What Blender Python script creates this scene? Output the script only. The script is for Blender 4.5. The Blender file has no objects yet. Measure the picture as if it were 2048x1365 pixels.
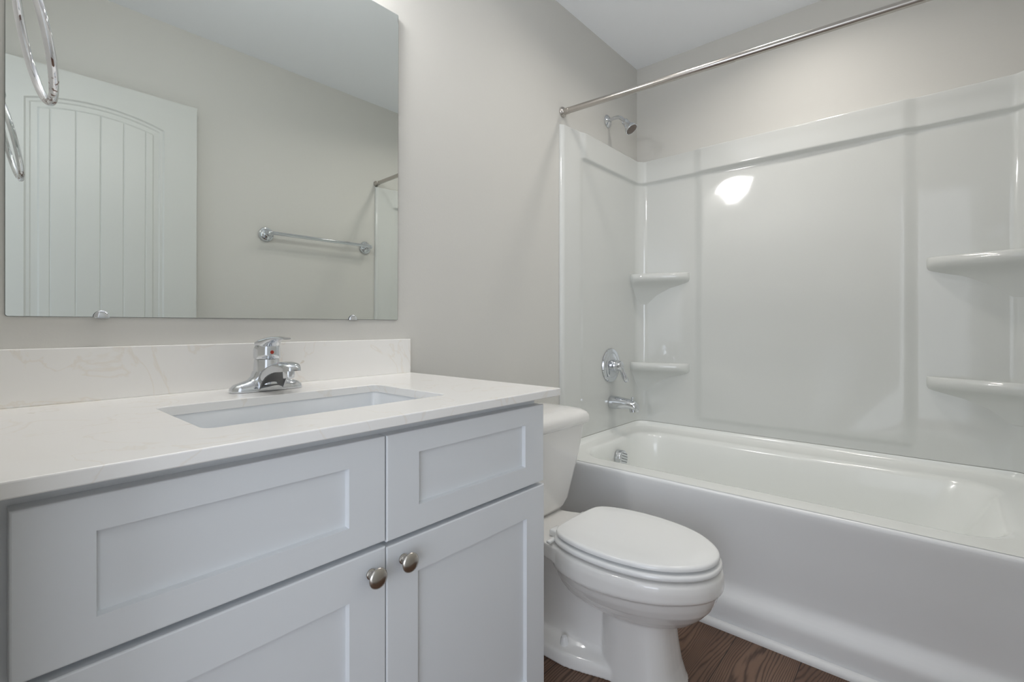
import bpy, bmesh, math, random
from math import sin, cos, pi, sqrt, atan2, radians
from mathutils import Vector, Matrix

random.seed(7)
sc = bpy.context.scene
COL = sc.collection

# ------------------------------------------------------------------ camera
cam_d = bpy.data.cameras.new('camera')
cam = bpy.data.objects.new('camera', cam_d)
COL.objects.link(cam)
cam.location = (0.0, -1.2925, 1.003)
cam.rotation_euler = (pi / 2, 0, 0.7186 - pi / 2)
cam_d.sensor_width = 36.0
cam_d.lens = 965.97 / 2048 * 36.0
cam_d.shift_y = -(682.5 - 650.66) / 2048
cam_d.clip_start = 0.01
sc.camera = cam

# ------------------------------------------------------------------ world, exposure
sc.view_settings.view_transform = 'Standard'
sc.view_settings.look = 'None'
sc.view_settings.gamma = 1.0
sc.view_settings.use_curve_mapping = False
sc.view_settings.exposure = 0.0
world = bpy.data.worlds.new('world')
sc.world = world
world.use_nodes = True
world.node_tree.nodes['Background'].inputs[0].default_value = (0.93, 0.98, 1.06, 1)
sc.cycles.max_bounces = 16
sc.cycles.diffuse_bounces = 8
sc.cycles.glossy_bounces = 6
sc.cycles.caustics_reflective = False
sc.cycles.sample_clamp_indirect = 4.0
sc.cycles.use_denoising = True

# light levels (used by the lamps' builders)
LAMP_COL = (1.0, 0.94, 0.87)
TUB_LIGHT_W = 3.8
VANITY_EMIT = 86.0
ROOM_LIGHT_W = 2.6
DAYLIGHT = 1.3          # soft daylight of the next room, arriving through the open doorway
world.node_tree.nodes['Background'].inputs[1].default_value = DAYLIGHT

# added daylight fill beyond the doorway, brightens cabinet and toilet; no window there
FILL_W = 40.0
day_fill = bpy.data.lights.new('doorway_daylight_fill', 'AREA')
day_fill.shape = 'RECTANGLE'; day_fill.size = 1.9; day_fill.size_y = 1.9
day_fill.energy = FILL_W; day_fill.color = (0.86, 0.93, 1.05)
day_fill_o = bpy.data.objects.new('doorway_daylight_fill', day_fill)
COL.objects.link(day_fill_o)
day_fill_o.location = (-2.8, -2.6, 1.35)
day_fill_o.rotation_euler = (Vector((1.0, -0.75, 0.75)) - Vector(day_fill_o.location)).to_track_quat('-Z', 'Y').to_euler()

# ------------------------------------------------------------------ room dimensions
XL, XR = 0.005, 2.572
YB, YF = 0.0, -1.585
YA = YF                # far end of the tub alcove
ZC = 2.477

# ------------------------------------------------------------------ materials
def srgb(r, g, b):
    f = lambda c: (c / 255 / 12.92) if c / 255 <= 0.04045 else ((c / 255 + 0.055) / 1.055) ** 2.4
    return (f(r), f(g), f(b), 1)

def mat(name, col, rough=0.5, metal=0.0, spec=0.5, coat=0.0, bump=None, coat_rough=0.05):
    m = bpy.data.materials.new(name)
    m.use_nodes = True
    nt = m.node_tree
    b = nt.nodes['Principled BSDF']
    b.inputs['Base Color'].default_value = col
    b.inputs['Roughness'].default_value = rough
    b.inputs['Metallic'].default_value = metal
    b.inputs['Specular IOR Level'].default_value = spec
    b.inputs['Coat Weight'].default_value = coat
    b.inputs['Coat Roughness'].default_value = coat_rough
    if bump:
        scale, strength, dist = bump
        tc = nt.nodes.new('ShaderNodeTexCoord')
        n = nt.nodes.new('ShaderNodeTexNoise')
        n.inputs['Scale'].default_value = scale
        n.inputs['Detail'].default_value = 3
        bp = nt.nodes.new('ShaderNodeBump')
        bp.inputs['Strength'].default_value = strength
        bp.inputs['Distance'].default_value = dist
        nt.links.new(tc.outputs['Object'], n.inputs['Vector'])
        nt.links.new(n.outputs['Fac'], bp.inputs['Height'])
        nt.links.new(bp.outputs['Normal'], b.inputs['Normal'])
    return m

def ramp(nt, fac, stops):
    r = nt.nodes.new('ShaderNodeValToRGB')
    e = r.color_ramp.elements
    e[0].position, e[0].color = stops[0]
    e[1].position, e[1].color = stops[-1]
    for p, c in stops[1:-1]:
        x = e.new(p); x.color = c
    nt.links.new(fac, r.inputs['Fac'])
    return r

M = {}
M['wall'] = mat('greige_wall_paint', srgb(208, 207, 203), 0.55, spec=0.35, bump=(160, 0.10, 0.002))
M['ceiling'] = mat('white_ceiling_paint', srgb(244, 247, 252), 0.8, spec=0.2, bump=(120, 0.10, 0.002))
M['trim'] = mat('white_trim_paint', srgb(228, 229, 230), 0.35)
M['door'] = mat('white_door_paint', srgb(208, 210, 207), 0.38)
M['cabinet'] = mat('white_cabinet_paint', srgb(219, 222, 225), 0.38, spec=0.45)
M['cabinet_inside'] = mat('cabinet_carcass', srgb(190, 188, 182), 0.6)
M['acrylic'] = mat('white_acrylic', srgb(211, 213, 211), 0.055, spec=0.5, coat=0.25, bump=(11, 0.06, 0.004))
M['tub'] = mat('white_tub_enamel', srgb(234, 236, 234), 0.16, spec=0.5, coat=0.25)
M['apron'] = mat('white_tub_apron', srgb(230, 232, 234), 0.28)
M['porcelain'] = mat('white_porcelain', srgb(234, 233, 231), 0.10, spec=0.55, coat=0.4)
M['seat'] = mat('white_seat_plastic', srgb(236, 237, 237), 0.16, spec=0.5, coat=0.2)
M['sink'] = mat('white_sink_porcelain', srgb(228, 231, 234), 0.12, coat=0.3)
M['chrome'] = mat('polished_chrome', (0.70, 0.72, 0.75, 1), 0.07, 1.0)
M['casting'] = mat('dull_cast_underside', (0.34, 0.345, 0.35, 1), 0.5, 1.0)
M['nickel'] = mat('brushed_nickel', (0.52, 0.49, 0.46, 1), 0.24, 1.0)
M['nickel_knob'] = mat('satin_nickel_knob', (0.50, 0.47, 0.43, 1), 0.22, 1.0)
M['dark'] = mat('dark_gap', (0.02, 0.02, 0.02, 1), 0.6)
M['slot'] = mat('dark_slot', (0.06, 0.06, 0.07, 1), 0.5)
M['red'] = mat('red_marker', srgb(190, 62, 44), 0.35)
M['caulk'] = mat('grey_caulk', srgb(150, 150, 144), 0.6)
M['mirror'] = mat('mirror_silvering', (0.815, 0.85, 0.825, 1), 0.0, 1.0)
M['mirror_edge'] = mat('dark_mirror_edge', srgb(70, 78, 78), 0.25)
M['rubber'] = mat('grey_nozzle_face', srgb(120, 110, 104), 0.45)
M['rust'] = mat('rusty_chrome', (0.42, 0.36, 0.33, 1), 0.35, 1.0)

def emit_mat(name, col, strength):
    m = bpy.data.materials.new(name)
    m.use_nodes = True
    b = m.node_tree.nodes['Principled BSDF']
    b.inputs['Base Color'].default_value = (0.9, 0.9, 0.9, 1)
    b.inputs['Emission Color'].default_value = col
    b.inputs['Emission Strength'].default_value = strength
    return m
M['lens'] = emit_mat('lit_lens', (1.0, 0.93, 0.85, 1), 6.0)
M['bulb_glass'] = emit_mat('lit_glass_shade', (1.0, 0.985, 0.965, 1), VANITY_EMIT)

def quartz():
    m = mat('white_quartz', srgb(232, 227, 221), 0.20, spec=0.5)
    nt = m.node_tree; b = nt.nodes['Principled BSDF']
    tc = nt.nodes.new('ShaderNodeTexCoord')
    n = nt.nodes.new('ShaderNodeTexNoise'); n.inputs['Scale'].default_value = 5.0
    n.inputs['Detail'].default_value = 8; n.inputs['Distortion'].default_value = 1.2
    nt.links.new(tc.outputs['Object'], n.inputs['Vector'])
    r = ramp(nt, n.outputs['Fac'], [(0.0, srgb(240, 239, 237)), (0.485, srgb(240, 239, 237)), (0.5, srgb(236, 232, 226)),
                                    (0.515, srgb(240, 239, 237)), (1.0, srgb(238, 236, 232))])
    n2 = nt.nodes.new('ShaderNodeTexNoise'); n2.inputs['Scale'].default_value = 14.0; n2.inputs['Detail'].default_value = 6
    n2.inputs['Distortion'].default_value = 0.8
    nt.links.new(tc.outputs['Object'], n2.inputs['Vector'])
    r2 = ramp(nt, n2.outputs['Fac'], [(0.0, (0, 0, 0, 1)), (0.70, (0, 0, 0, 1)), (0.76, (1, 1, 1, 1)), (1.0, (1, 1, 1, 1))])
    mx = nt.nodes.new('ShaderNodeMix'); mx.data_type = 'RGBA'
    nt.links.new(r2.outputs['Color'], mx.inputs['Factor'])
    nt.links.new(r.outputs['Color'], mx.inputs[6])
    mx.inputs[7].default_value = srgb(206, 196, 180)
    nt.links.new(mx.outputs[2], b.inputs['Base Color'])
    return m
M['quartz'] = quartz()

def wood():
    m = mat('dark_plank_floor', srgb(90, 68, 54), 0.42, spec=0.35)
    nt = m.node_tree; b = nt.nodes['Principled BSDF']
    L = nt.links.new
    tc = nt.nodes.new('ShaderNodeTexCoord')
    sep = nt.nodes.new('ShaderNodeSeparateXYZ'); L(tc.outputs['Object'], sep.inputs[0])
    # plank index across y
    def math_node(op, a, bb=None):
        n = nt.nodes.new('ShaderNodeMath'); n.operation = op
        for i, v in ((0, a), (1, bb)):
            if v is None: continue
            if isinstance(v, (int, float)): n.inputs[i].default_value = v
            else: L(v, n.inputs[i])
        return n.outputs[0]
    pw = 0.182
    ys = math_node('ADD', sep.outputs['Y'], 4.09)
    yi = math_node('DIVIDE', ys, pw)
    idx = math_node('FLOOR', yi)
    fr = math_node('FRACT', yi)
    wn = nt.nodes.new('ShaderNodeTexWhiteNoise'); wn.noise_dimensions = '1D'; L(idx, wn.inputs['W'])
    xo = math_node('MULTIPLY', wn.outputs['Value'], 3.7)
    xs = math_node('ADD', sep.outputs['X'], xo)
    comb = nt.nodes.new('ShaderNodeCombineXYZ')
    L(math_node('MULTIPLY', xs, 0.20), comb.inputs[0]); L(sep.outputs['Y'], comb.inputs[1]); L(idx, comb.inputs[2])
    # low-frequency warp makes the cathedral grain and knots
    warp = nt.nodes.new('ShaderNodeTexNoise'); warp.inputs['Scale'].default_value = 9.0; warp.inputs['Detail'].default_value = 1.0
    L(comb.outputs[0], warp.inputs['Vector'])
    wv = math_node('MULTIPLY', warp.outputs['Fac'], 0.15)
    yy = math_node('ADD', sep.outputs['Y'], wv)
    fine = nt.nodes.new('ShaderNodeTexNoise'); fine.inputs['Scale'].default_value = 45.0; fine.inputs['Detail'].default_value = 3
    comb2 = nt.nodes.new('ShaderNodeCombineXYZ')
    L(math_node('MULTIPLY', xs, 0.10), comb2.inputs[0]); L(sep.outputs['Y'], comb2.inputs[1]); L(idx, comb2.inputs[2])
    L(comb2.outputs[0], fine.inputs['Vector'])
    yy = math_node('ADD', yy, math_node('MULTIPLY', fine.outputs['Fac'], 0.012))
    ph = math_node('MULTIPLY', yy, 2 * pi / 0.0078)
    sn = math_node('MULTIPLY', math_node('ADD', math_node('SINE', ph), 1.0), 0.5)
    line = math_node('POWER', sn, 3.0)
    tone = nt.nodes.new('ShaderNodeTexNoise'); tone.inputs['Scale'].default_value = 7.0; tone.inputs['Detail'].default_value = 4
    L(comb.outputs[0], tone.inputs['Vector'])
    base = ramp(nt, tone.outputs['Fac'], [(0.25, srgb(84, 60, 47)), (0.5, srgb(112, 86, 70)), (0.75, srgb(134, 108, 91))])
    mx = nt.nodes.new('ShaderNodeMix'); mx.data_type = 'RGBA'
    L(math_node('MULTIPLY', line, 0.72), mx.inputs['Factor'])
    L(base.outputs['Color'], mx.inputs[6]); mx.inputs[7].default_value = srgb(44, 29, 22)
    # knots
    vor = nt.nodes.new('ShaderNodeTexVoronoi'); vor.inputs['Scale'].default_value = 5.2
    comb3 = nt.nodes.new('ShaderNodeCombineXYZ')
    L(math_node('MULTIPLY', xs, 0.62), comb3.inputs[0]); L(sep.outputs['Y'], comb3.inputs[1])
    L(comb3.outputs[0], vor.inputs['Vector'])
    kn = ramp(nt, vor.outputs['Distance'], [(0.0, (1, 1, 1, 1)), (0.035, (0.9, 0.9, 0.9, 1)), (0.10, (0, 0, 0, 1)), (1.0, (0, 0, 0, 1))])
    mx2 = nt.nodes.new('ShaderNodeMix'); mx2.data_type = 'RGBA'
    L(kn.outputs['Color'], mx2.inputs['Factor']); L(mx.outputs[2], mx2.inputs[6]); mx2.inputs[7].default_value = srgb(38, 24, 18)
    # seams between planks
    edge = math_node('LESS_THAN', fr, 0.012)
    mx3 = nt.nodes.new('ShaderNodeMix'); mx3.data_type = 'RGBA'
    L(edge, mx3.inputs['Factor']); L(mx2.outputs[2], mx3.inputs[6]); mx3.inputs[7].default_value = srgb(30, 20, 16)
    L(mx3.outputs[2], b.inputs['Base Color'])
    bp = nt.nodes.new('ShaderNodeBump'); bp.inputs['Strength'].default_value = 0.25; bp.inputs['Distance'].default_value = 0.001
    bp.invert = True
    L(line, bp.inputs['Height']); L(bp.outputs['Normal'], b.inputs['Normal'])
    return m
M['wood'] = wood()

# ------------------------------------------------------------------ helpers
def smooth(me, angle=35):
    me.shade_smooth()
    me.set_sharp_from_angle(angle=radians(angle))

def obj(name, bm, m, parent=None, sm=35, recalc=True):
    me = bpy.data.meshes.new(name)
    if recalc:
        bmesh.ops.recalc_face_normals(bm, faces=bm.faces)
    bm.to_mesh(me); bm.free()
    for x in (m if isinstance(m, (list, tuple)) else [m]):
        me.materials.append(x)
    if sm: smooth(me, sm)
    o = bpy.data.objects.new(name, me)
    COL.objects.link(o)
    if parent:
        o.parent = parent
        o.matrix_parent_inverse = Matrix.Translation(-world_loc(parent))
    return o

def world_loc(o):
    v = Vector(o.location)
    if o.parent:
        v = v + world_loc(o.parent) + o.matrix_parent_inverse.translation
    return v

def thing(name, label, cat, loc, group=None):
    o = bpy.data.objects.new(name, None)
    o.empty_display_size = 0.05
    COL.objects.link(o)
    o.location = loc
    o['label'] = label; o['category'] = cat
    if group: o['group'] = group
    return o

def tag(o, label, cat, group=None):
    o['label'] = label; o['category'] = cat
    if group: o['group'] = group
    return o

def struct(name, bm, m, sm=35, label=None, parent=None):
    o = obj(name, bm, m, parent, sm)
    o['kind'] = 'structure'
    if label: o['label'] = label
    return o

def box(bm, x0, x1, y0, y1, z0, z1, bev=0.0, seg=2, mi=0):
    r = bmesh.ops.create_cube(bm, size=1.0)
    vs = r['verts']
    bmesh.ops.scale(bm, vec=(abs(x1 - x0), abs(y1 - y0), abs(z1 - z0)), verts=vs)
    bmesh.ops.translate(bm, vec=((x0 + x1) / 2, (y0 + y1) / 2, (z0 + z1) / 2), verts=vs)
    fs = set(f for v in vs for f in v.link_faces)
    for f in fs: f.material_index = mi
    if bev:
        es = list(set(e for v in vs for e in v.link_edges))
        bmesh.ops.bevel(bm, geom=es, offset=bev, segments=seg, profile=0.5, affect='EDGES', clamp_overlap=True)

def loft(bm, loops, cap0=True, cap1=True, closed=True, mi=0):
    rows = [[bm.verts.new(p) for p in lp] for lp in loops]
    n = len(rows[0])
    for a, b in zip(rows[:-1], rows[1:]):
        for i in range(n if closed else n - 1):
            j = (i + 1) % n
            try:
                f = bm.faces.new((a[i], a[j], b[j], b[i])); f.material_index = mi
            except ValueError: pass
    if cap0 and closed: bm.faces.new(rows[0][::-1]).material_index = mi
    if cap1 and closed: bm.faces.new(rows[-1]).material_index = mi
    return rows

def frame_axes(d):
    d = Vector(d).normalized()
    up = Vector((0, 0, 1)) if abs(d.z) < 0.95 else Vector((1, 0, 0))
    a = d.cross(up).normalized(); b = a.cross(d).normalized()
    return d, a, b

def lathe(bm, origin, axis, prof, n=40, mi=0):
    """prof: (distance along the axis, radius)"""
    d, a, b = frame_axes(axis); o = Vector(origin)
    loops = []
    for t, r in prof:
        r = max(r, 1e-5)
        loops.append([o + d * t + (a * cos(2 * pi * k / n) + b * sin(2 * pi * k / n)) * r for k in range(n)])
    loft(bm, loops, mi=mi)

def tube(bm, pts, rad, n=16, caps=True, closed_path=False, mi=0, sx=1.0, sy=1.0):
    pts = [Vector(p) for p in pts]
    m = len(pts)
    rads = rad if isinstance(rad, (list, tuple)) else [rad] * m
    loops = []; prev = None
    for i, p in enumerate(pts):
        if closed_path:
            t = pts[(i + 1) % m] - pts[i - 1]
        else:
            t = pts[min(i + 1, m - 1)] - pts[max(i - 1, 0)]
        t.normalize()
        if prev is None:
            _, a, b = frame_axes(t)
        else:
            a = (prev - t * prev.dot(t)).normalized(); b = a.cross(t).normalized()
        prev = a
        loops.append([p + (a * cos(2 * pi * k / n) * sx + b * sin(2 * pi * k / n) * sy) * rads[i] for k in range(n)])
    if closed_path:
        rows = loft(bm, loops, False, False, mi=mi)
        a, b = rows[-1], rows[0]
        best = min(range(n), key=lambda s: (a[0].co - b[s].co).length)
        for i in range(n):
            j = (i + 1) % n
            bm.faces.new((a[i], a[j], b[(j + best) % n], b[(i + best) % n]))
    else:
        loft(bm, loops, caps, caps, mi=mi)

def bez(p0, p1, p2, p3, n=12):
    p0, p1, p2, p3 = map(Vector, (p0, p1, p2, p3))
    return [p0 * (1 - t) ** 3 + p1 * 3 * t * (1 - t) ** 2 + p2 * 3 * t * t * (1 - t) + p3 * t ** 3 for t in (i / n for i in range(n + 1))]

def sstep(a, b, x):
    if a == b: return 1.0 if x >= a else 0.0
    t = max(0.0, min(1.0, (x - a) / (b - a)))
    return t * t * (3 - 2 * t)

def rrect(x0, x1, y0, y1, r, n=8):
    """counter-clockwise rounded rectangle, same vertex count for any size"""
    out = []
    for cx, cy, a0 in ((x1 - r, y1 - r, 0), (x0 + r, y1 - r, pi / 2), (x0 + r, y0 + r, pi), (x1 - r, y0 + r, 1.5 * pi)):
        for k in range(n + 1):
            a = a0 + pi / 2 * k / n
            out.append((cx + r * cos(a), cy + r * sin(a)))
    return out

def interp(tab, x):
    if x <= tab[0][0]: return tab[0][1]
    for (a, va), (b, vb) in zip(tab[:-1], tab[1:]):
        if x <= b:
            return va + (vb - va) * (x - a) / (b - a)
    return tab[-1][1]

def densify(vals, step):
    out = [vals[0]]
    for a, b in zip(vals[:-1], vals[1:]):
        n = max(1, int(math.ceil(abs(b - a) / step - 1e-6)))
        for k in range(1, n + 1): out.append(a + (b - a) * k / n)
    return out

# ------------------------------------------------------------------ room shell
T = 0.10
b = bmesh.new(); box(b, -1.7, XR + T, YA - T, YB + T, -0.06, 0.0)
struct('floor', b, M['wood'], label='dark brown wood plank floor')
b = bmesh.new(); box(b, XL - T, XR + T, YA - T, YB + T, ZC, ZC + 0.08)
struct('ceiling', b, M['ceiling'], label='white ceiling')
b = bmesh.new(); box(b, XL - T, XR + T, YB, YB + T, 0, ZC)
struct('wall_back', b, M['wall'], label='greige wall behind the vanity, toilet and shower head')
b = bmesh.new(); box(b, XR, XR + T, YA, YB, 0, ZC)
struct('wall_right', b, M['wall'], label='greige wall above the long side of the tub')
b = bmesh.new(); box(b, XL - T, XR + T, YF - T, YF, 0, ZC)
struct('wall_front', b, M['wall'], label='greige wall with the towel bar, seen in the mirror')
# left wall with the doorway the picture is taken through
DY0, DY1, DZ = -1.512, -0.715, 2.09
b = bmesh.new()
box(b, XL - T, XL, DY1, YB, 0, ZC); box(b, XL - T, XL, YF, DY0, 0, ZC); box(b, XL - T, XL, DY0, DY1, DZ, ZC)
struct('wall_left', b, M['wall'], label='greige wall beside the vanity with the doorway')
b = bmesh.new()
box(b, XL - T - 0.014, XL + 0.002, DY1 - 0.012, DY1, 0, DZ); box(b, XL - T - 0.014, XL + 0.002, DY0, DY0 + 0.010, 0, DZ)
box(b, XL - T - 0.014, XL + 0.002, DY0, DY1, DZ - 0.012, DZ)
box(b, XL, XL + 0.012, DY1, DY1 + 0.055, 0, DZ + 0.055, 0.003); box(b, XL, XL + 0.012, YF, DY0, 0, DZ + 0.055, 0.003)
box(b, XL, XL + 0.012, YF, DY1 + 0.055, DZ, DZ + 0.055, 0.003)
struct('trim_2', b, M['trim'], label='white door casing around the doorway')
b = bmesh.new(); box(b, 0.93, 1.665, -0.014, 0, 0, 0.085, 0.004)
struct('baseboard_back', b, M['trim'], label='white baseboard behind the toilet')
b = bmesh.new(); box(b, 0.03, 1.66, YF, YF + 0.014, 0, 0.085, 0.004)
struct('baseboard_front', b, M['trim'], label='white baseboard under the towel bar')

# quarter-round strip along the foot of the tub
b = bmesh.new()
prof = [(1.666, 0.0)] + [(1.666 - 0.019 * sin(a), 0.021 * cos(a)) for a in (i * pi / 16 for i in range(9))]
prof = [(1.666, 0.0), (1.666, 0.0215), (1.6600, 0.0210), (1.6535, 0.0178), (1.6490, 0.0122), (1.6470, 0.0055), (1.6470, 0.0)]
loft(b, [[(x, y, z) for x, z in prof] for y in (YB - 0.016, YF + 0.016)])
struct('trim_1', b, M['trim'], label='white quarter-round trim along the foot of the tub', sm=50)

# ------------------------------------------------------------------ door leaf, open against the front wall
def door_leaf():
    x0, x1, yf, z1, z0 = 0.030, 0.7738, -1.521, 2.0760, 0.012
    xl, xr, zs, rise = 0.160, 0.638, 1.9240, 0.042
    half = (xr - xl) / 2; R = (half * half + rise * rise) / (2 * rise); cx = (xl + xr) / 2; cz = zs + rise - R
    grooves = [0.2381, 0.3199, 0.4025, 0.4842, 0.5660]
    def relief(x, z):
        def prof(d):
            if d <= 0: return 0.0
            if d < 0.006: return -0.006 * d / 0.006
            if d < 0.016: return -0.006
            if d < 0.021: return -0.006 - 0.004 * (d - 0.016) / 0.005
            if d < 0.040: return -0.010
            if d < 0.046: return -0.010 + 0.006 * (d - 0.040) / 0.006
            return -0.004
        if z > 0.84:
            zt = cz + sqrt(max(0.0, R * R - (x - cx) ** 2))
            d = min(x - xl, xr - x, (zt - z) * 0.97, z - 0.92)
        else:
            d = min(x - xl, xr - x, 0.76 - z, z - 0.25)
        h = prof(d)
        if d > 0.046:
            g = min(abs(x - q) for q in grooves)
            if g < 0.0035: h -= 0.0028 * (1 - g / 0.0035)
        return h
    xs = set([x0, x1])
    x = x0
    while x < x1: xs.add(round(x, 4)); x += 0.006
    for e in (xl, xl + .006, xl + .016, xl + .021, xl + .040, xl + .046, xr, xr - .006, xr - .016, xr - .021, xr - .040, xr - .046): xs.add(round(e, 4))
    for g in grooves:
        for d in (-.0035, 0, .0035): xs.add(round(g + d, 4))
    xs = sorted(xs)
    zs_ = [z0, .25, .256, .266, .271, .29, .296, .714, .720, .739, .744, .754, .76, .92, .926, .936, .941, .96, .966]
    zs_ += [1.006 + k * 0.1 for k in range(0, 9)]
    z = 1.862
    while z < 1.978: zs_.append(z); z += 0.0022
    zs_ += [2.0, z1]
    bm = bmesh.new()
    grid = [[bm.verts.new((x, yf + relief(x, z), z)) for x in xs] for z in zs_]
    for a, c in zip(grid[:-1], grid[1:]):
        for i in range(len(xs) - 1): bm.faces.new((a[i], a[i + 1], c[i + 1], c[i]))
    yb = yf - 0.035
    back = [bm.verts.new((x, yb, z)) for x, z in ((x0, z0), (x1, z0), (x1, z1), (x0, z1))]
    bm.faces.new(back[::-1])
    bm.faces.new([back[0], back[1]] + grid[0][::-1])
    bm.faces.new([back[2], back[3]] + grid[-1])
    bm.faces.new([back[1], back[2]] + [r[-1] for r in grid[::-1]])
    bm.faces.new([back[3], back[0]] + [r[0] for r in grid])
    o = struct('door_1', bm, M['door'], 30, label='white arched-panel door standing open, seen in the mirror')
    k = bmesh.new()
    lathe(k, (0.712, yf, 0.93), (0, 1, 0), [(0, .030), (.004, .031), (.008, .026), (.012, .012), (.028, .011), (.034, .022), (.044, .027), (.056, .024), (.062, .012), (.063, 0)], 28)
    ko = obj('door_knob', k, M['nickel'], o)
    return o
door_leaf()

# ------------------------------------------------------------------ vanity cabinet
van = thing('vanity_cabinet', 'white shaker vanity cabinet with two drawer fronts, two doors and round knobs', 'cabinet', (0.46, -0.29, 0))
FY = -0.588            # front face of doors
b = bmesh.new()
cx0, cx1, cy = 0.0065, 0.9165, -0.5620
box(b, cx0, cx1, cy + 0.02, -0.003, 0.10, 0.118)               # carcass floor
box(b, cx0, cx0 + 0.016, cy + 0.02, -0.003, 0.118, 0.831); box(b, cx1 - 0.016, cx1, cy + 0.02, -0.003, 0.118, 0.831)
box(b, cx0 + 0.016, cx1 - 0.016, -0.02, -0.003, 0.118, 0.831)
box(b, cx0, cx1, cy, cy + 0.02, 0.10, 0.831)                   # face frame
box(b, cx0 + 0.02, cx1 - 0.0, cy + 0.075, cy + 0.09, 0.0, 0.10)  # toe kick board
box(b, cx1 - 0.016, cx1, cy + 0.09, -0.003, 0.0, 0.10); box(b, cx0, cx0 + 0.02, cy + 0.09, -0.003, 0.0, 0.10)
obj('body', b, M['cabinet'], van)

def shaker(bm, x0, x1, z0, z1, sw, rw_top, rw_bot, rec=0.0085, th=0.0255):
    """frame-and-panel front whose outside face lies at FY"""
    y = FY
    e = 0.0022    # eased outer edge
    c = 0.0022    # sloped inner edge
    def rect(x0, x1, z0, z1, y): return [(x0, y, z0), (x1, y, z0), (x1, y, z1), (x0, y, z1)]
    loops = [rect(x0, x1, z0, z1, y + th), rect(x0, x1, z0, z1, y + e), rect(x0 + e * .35, x1 - e * .35, z0 + e * .35, z1 - e * .35, y + e * .35),
             rect(x0 + e, x1 - e, z0 + e, z1 - e, y),
             rect(x0 + sw, x1 - sw, z0 + rw_bot, z1 - rw_top, y),
             rect(x0 + sw + c, x1 - sw - c, z0 + rw_bot + c, z1 - rw_top - c, y + rec)]
    loft(bm, loops)

def knob(parent, x, z, label=None):
    k = bmesh.new()
    lathe(k, (x, FY, z), (0, -1, 0), [(0, .0088), (.0022, .0088), (.0032, .0074), (.0036, .0074), (.0046, .0070), (.006, .0058), (.011, .0052), (.0155, .0058), (.0178, .0085),
                                      (.0190, .0135), (.0205, .0163), (.0222, .0170), (.0238, .0163), (.0255, .0140), (.0272, .0100), (.0282, .0050), (.0285, 0)], 40)
    return obj('knob', k, M['nickel_knob'], parent, 40)

XM = 0.4795
b = bmesh.new(); shaker(b, 0.0325, XM - 0.0013, 0.6345, 0.8135, 0.068, 0.0405, 0.0425)
obj('drawer_front', b, M['cabinet'], van, 12)
b = bmesh.new(); shaker(b, XM + 0.0013, 0.9210, 0.6310, 0.8135, 0.0685, 0.0405, 0.0460)
obj('drawer_front', b, M['cabinet'], van, 12)
b = bmesh.new(); shaker(b, 0.0325, XM - 0.0010, 0.115, 0.6255, 0.068, 0.0685, 0.068)
d1 = obj('door', b, M['cabinet'], van, 12)
b = bmesh.new(); shaker(b, XM + 0.0010, 0.9230, 0.115, 0.6225, 0.0660, 0.0645, 0.068)
d2 = obj('door', b, M['cabinet'], van, 12)
knob(d1, 0.4495, 0.5895)
knob(d2, 0.5140, 0.5915)

# ------------------------------------------------------------------ countertop
ZT = 0.8506
ct = thing('countertop', 'white quartz vanity countertop with low backsplash and rectangular sink cutout', 'countertop', (0.48, -0.30, 0.8326))
SX0, SX1, SY0, SY1 = 0.236, 0.703, -0.488, -0.212
b = bmesh.new()
ox0, ox1, oy0, oy1 = XL + 0.0008, 0.9586, -0.6124, -0.0008
def slab_loops(inset, z):
    return [(x, y, z) for x, y in rrect(ox0 + (inset if False else 0), ox1 - inset, oy0 + inset, oy1, 0.004 - inset * 0.5, 8)]
def hole(grow, z, r=0.018):
    return [(x, y, z) for x, y in rrect(SX0 - grow, SX1 + grow, SY0 - grow, SY1 + grow, r + grow, 8)]
zb = 0.8326
loops = [hole(0, zb), slab_loops(0.0015, zb), slab_loops(0, zb + 0.0015), slab_loops(0, ZT - 0.002), slab_loops(0.0006, ZT - 0.0006), slab_loops(0.002, ZT), hole(0.0012, ZT), hole(0, ZT - 0.0012), hole(0, zb)]
loft(b, loops, False, False)
bmesh.ops.remove_doubles(b, verts=b.verts, dist=1e-6)
obj('slab', b, M['quartz'], ct, 20)
b = bmesh.new(); box(b, XL + 0.0008, 0.9586, -0.0200, -0.0008, ZT, 0.9584, 0.0016, 2)
obj('backsplash', b, M['quartz'], ct, 15)

# ------------------------------------------------------------------ sink
b = bmesh.new()
def sk(g, z, r): return [(x, y, z) for x, y in rrect(SX0 - g, SX1 + g, SY0 - g, SY1 + g, r, 8)]
loops = [sk(0.022, 0.8320, .03), sk(0.003, 0.8320, .022), sk(0.001, 0.828, .022), sk(-0.002, 0.80, .026), sk(-0.006, 0.73, .03), sk(-0.012, 0.705, .036), sk(-0.022, 0.694, .045), sk(-0.045, 0.690, .06), sk(-0.10, 0.686, .035)]
rows = loft(b, loops, False, True)
outer = [sk(0.022, 0.8320, .03), sk(0.022, 0.822, .03), sk(0.010, 0.815, .03), sk(0.006, 0.72, .03), sk(-0.03, 0.676, .05)]
loft(b, outer, False, True)
bmesh.ops.remove_doubles(b, verts=b.verts, dist=1e-6)
snk = obj('sink', b, M['sink'], None, 50)
tag(snk, 'white rectangular undermount basin set below the countertop cutout', 'sink')
b = bmesh.new(); lathe(b, (0.47, -0.35, 0.6865), (0, 0, 1), [(0, .024), (.002, .024), (.003, .020), (.001, .016), (.003, .012), (.004, 0)], 28)
obj('drain', b, M['chrome'], snk)

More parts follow.
